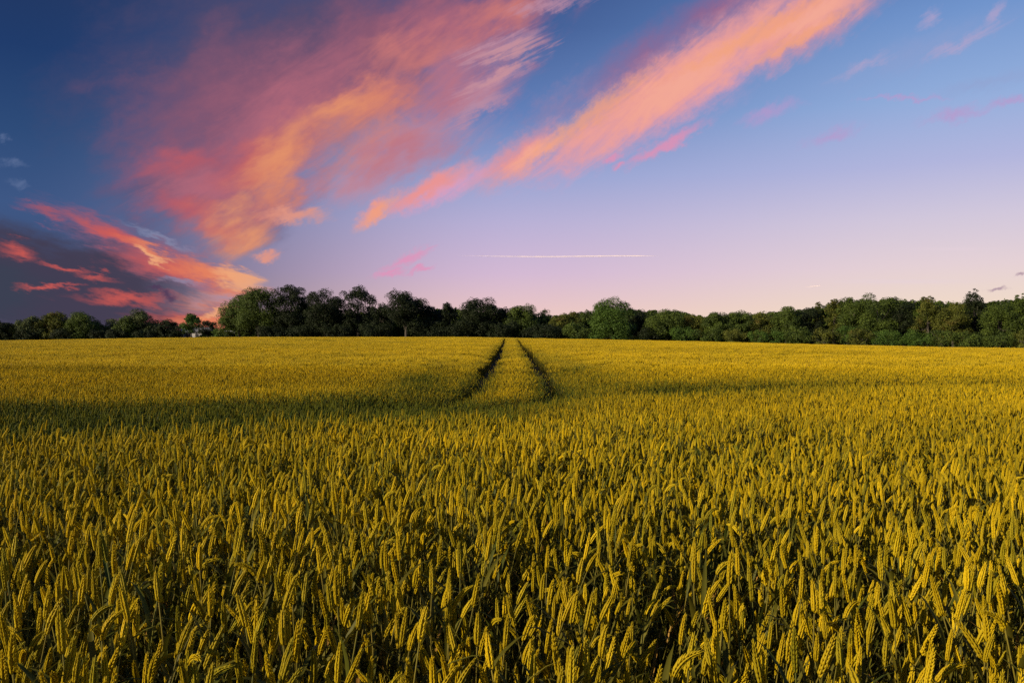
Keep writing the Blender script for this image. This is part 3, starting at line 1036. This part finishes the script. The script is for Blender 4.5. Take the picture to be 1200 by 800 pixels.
    # the wood behind: reads as one mass, seen only as a low ridge and between the crowns
    r = np.random.default_rng(77)
    vs, ts = [], []
    for X in np.arange(-30, 1330, 5.5):
        for row in (0, 1):
            ex = 26 + row * 14 + r.uniform(-5, 5)
            x, D, z = tree_base(X + r.uniform(-3, 3), ex)
            tl = np.interp(X, [-30, 110, 125, 240, 262, 285, 330, 380, 400, 540, 560, 600, 640, 680, 740, 800, 822, 860, 940, 1000, 1060, 1120, 1200, 1330],
                           [384, 383, 389, 388, 386, 366, 366, 356, 366, 361, 366, 366, 371, 366, 363, 365, 372, 369, 364, 352, 352, 356, 352, 352])
            H = EYE + (HOR - tl - r.uniform(0, 4)) / F * D - z
            w = r.uniform(1.8, 3.0)
            n = 1400
            d = r.normal(size=(n, 3)); d /= np.linalg.norm(d, axis=1)[:, None]
            d[:, 2] = np.abs(d[:, 2]) * 2 - .9
            c = np.array([x, D, z + H * .5])
            p = c + d * np.array([w, w, H * .5]) * (1 - r.exponential(.1, n)[:, None])
            nr = d + r.normal(size=(n, 3)) * .6
            nr /= np.linalg.norm(nr, axis=1)[:, None]
            t = np.cross(nr, r.normal(size=(n, 3))); t /= np.linalg.norm(t, axis=1)[:, None]
            b = np.cross(nr, t)
            s = .30 * r.uniform(.6, 1.2, n)[:, None]
            vs.append(np.stack([p - t * s, p - b * s * .6, p + t * s, p + b * s * .6], 1).reshape(-1, 3))
            ts.append(np.repeat(np.clip(r.uniform(.2, .8) + r.normal(0, .15, n), 0, 1), 4))
    v = np.concatenate(vs)
    me = mesh_from('woodland', v, [np.arange(len(v)).reshape(-1, 4)], [M['mid']], None, False, np.concatenate(ts))
    link('woodland', me, label='continuous mass of woodland behind the trees along the field edge', cat='woodland', kind='stuff')

    # rough grass margin between crop and trees
    mg, Tn = material('dry_grass')
    vv = Tn.node('ShaderNodeAttribute', attribute_type='GEOMETRY', attribute_name='tint').outputs['Fac']
    cc = Tn.mix(vv, (0.05, 0.06, 0.015, 1), (0.20, 0.15, 0.05, 1))
    Tn.node('ShaderNodeOutputMaterial', {0: Tn.node('ShaderNodeBsdfPrincipled', {'Base Color': cc, 'Roughness': .8}).outputs[0]})
    r = np.random.default_rng(88)
    n = 90000
    X = r.uniform(-60, 1260, n)
    D = edge_depth(X) + 0.3 + r.exponential(2.2, n)
    x = (X - 600) / F * D
    z = ground(x, D)
    a = r.uniform(0, math.pi, n)
    hgt = r.uniform(.5, 1.05, n) * np.where((X > 235) & (X < 610), 1.0, .75)
    wd = .035
    dx, dy = np.cos(a) * wd, np.sin(a) * wd
    lx, ly = r.normal(0, .12, n), r.normal(0, .12, n)
    v = np.stack([np.stack([x - dx, D - dy, z], -1), np.stack([x + dx, D + dy, z], -1), np.stack([x + lx, D + ly, z + hgt], -1)], 1).reshape(-1, 3)
    me = mesh_from('grass_margin', v, [np.arange(n * 3).reshape(-1, 3)], [mg], None, False, np.repeat(r.uniform(0, 1, n), 3))
    link('grass_margin', me, label='brownish rough grass strip between the crop and the trees', cat='grass', kind='stuff')


# ------------------------------------------------------------------ far buildings, vapour trails
def box(G, x0, x1, y0, y1, z0, z1, m=0):
    v = [(x, y, z) for z in (z0, z1) for (x, y) in ((x0, y0), (x1, y0), (x1, y1), (x0, y1))]
    G.add(v, [[0, 3, 2, 1], [4, 5, 6, 7], [0, 1, 5, 4], [1, 2, 6, 5], [2, 3, 7, 6], [3, 0, 4, 7]], m=m)


def plain(name, c, rough=.8, nz=0.15):
    m, T = material(name)
    pos = T.node('ShaderNodeTexCoord').outputs['Object']
    n = T.node('ShaderNodeTexNoise', {'Vector': pos, 'Scale': 1.3, 'Detail': 6.0}).outputs['Fac']
    d = tuple(v * (1 - nz) for v in c[:3]) + (1,)
    u = tuple(min(1, v * (1 + nz)) for v in c[:3]) + (1,)
    T.node('ShaderNodeOutputMaterial', {0: T.node('ShaderNodeBsdfPrincipled', {'Base Color': T.mix(n, d, u), 'Roughness': rough}).outputs[0]})
    return m


def building(name, X, ex, W, Dp, Hw, Hr, wallc, roofc, lab, cat, doors):
    x, D, z = tree_base(X, ex)
    t = link(name, None); t.location = (x, D, z)
    tag(t, lab, cat)
    wm, rm, gm = plain(name + '_render', wallc), plain(name + '_roofing', roofc), plain(name + '_dark_paint', (.04, .04, .045))
    G = Geo(); box(G, -W / 2, W / 2, -Dp / 2, Dp / 2, -.4, Hw)
    b = G.n
    G.add([(-W / 2, -Dp / 2, Hw), (-W / 2, Dp / 2, Hw), (-W / 2, 0, Hw + Hr), (W / 2, -Dp / 2, Hw), (W / 2, Dp / 2, Hw), (W / 2, 0, Hw + Hr)], None, [[0, 1, 2], [3, 5, 4]])
    link('wall', G.mesh('wall', [wm], False), t)
    G = Geo()
    e, th = .35, .12
    for s in (-1, 1):
        y0, z0_ = s * (Dp / 2 + e), Hw - Hr * e / (Dp / 2)
        v = []
        for xx in (-W / 2 - e, W / 2 + e):
            v += [(xx, y0, z0_ + .02), (xx, 0, Hw + Hr + .02), (xx, 0, Hw + Hr + .02 + th), (xx, y0, z0_ + .02 + th)]
        G.add(v, [[0, 1, 2, 3], [4, 7, 6, 5], [0, 4, 5, 1], [1, 5, 6, 2], [2, 6, 7, 3], [3, 7, 4, 0]])
    link('roof', G.mesh('roof', [rm], False), t)
    for kind, cx, cz, w, h in doors:
        G = Geo(); box(G, cx - w / 2, cx + w / 2, -Dp / 2 - .06, -Dp / 2 + .02, cz, cz + h)
        link(kind, G.mesh(kind, [gm], False), t)


def trail(X0, X1, Y0, Y1, D, rad, lab, wob):
    m, T = material('vapour')
    lw = T.node('ShaderNodeLayerWeight', {0: .5}).outputs['Facing']
    a = T.node('ShaderNodeAttribute', attribute_type='GEOMETRY', attribute_name='tint').outputs['Fac']
    nrm = T.node('ShaderNodeNewGeometry').outputs['Normal']
    sv = T.node('ShaderNodeVectorMath', {0: nrm, 1: tuple(sd * 0.75)}, operation='ADD').outputs[0]
    sv = T.node('ShaderNodeVectorMath', {0: sv}, operation='NORMALIZE').outputs[0]
    d = T.node('ShaderNodeBsdfDiffuse', {0: (.95, .84, .86, 1), 'Normal': sv})
    tr = T.node('ShaderNodeBsdfTransparent')
    k = T.math('MULTIPLY', T.math('SUBTRACT', 1.0, lw), a, clamp=True)
    s = T.node('ShaderNodeMixShader', {0: k, 1: tr.outputs[0], 2: d.outputs[0]})
    T.node('ShaderNodeOutputMaterial', {0: s.outputs[0]})
    r = np.random.default_rng(int(X0))
    n = 60
    t = np.linspace(0, 1, n)
    X, Y = X0 + (X1 - X0) * t, Y0 + (Y1 - Y0) * t + wob * np.sin(t * 5) + np.cumsum(r.normal(0, .04 * wob, n))
    p = np.stack([(X - 600) / F * D, np.full(n, float(D)), EYE + (HOR - Y) / F * D], -1)
    G = Geo()
    prof = np.sin(np.clip(t * .97 + .03, 0, 1) * math.pi) ** .6
    dens = np.interp(t, [0, .25, .7, .9, 1], [.03, .26, .45, .6, .0]) * (1 + .2 * r.normal(size=n))
    G.tube(p, rad * (prof + .05) * (1.0 + .15 * r.normal(size=n)), 10, 0, np.clip(dens, 0, 1), cap=False)
    o = link('vapour_trail', G.mesh('vapour_trail', [m]), label=lab, cat='vapour trail', group='vapour trails low in the sky')
    o.visible_shadow = False


build_trees()
building('farm_building', 232, 28, 9.5, 6, 2.6, 1.5, (.62, .60, .56), (.30, .30, .32),
         'long pale farm building with grey roof glimpsed between the far left trees', 'building',
         [('door', -2.2, 0, 1.6, 2.2), ('window', .8, 1.1, 1.0, .9), ('window', 3.0, 1.1, 1.0, .9)])
building('shed', 270, 16, 3.2, 2.6, 1.9, .7, (.80, .80, .80), (.55, .55, .56),
         'small white shed glimpsed at the left foot of the dark clump', 'shed', [('door', .4, 0, .8, 1.7)])
trail(535, 776, 299.5, 300.8, 9000, 9, 'long thin pale vapour trail low above the middle tree line', .8)
trail(943, 962, 336, 334.8, 9000, 8, 'tiny short vapour trail above the right part of the trees', .2)
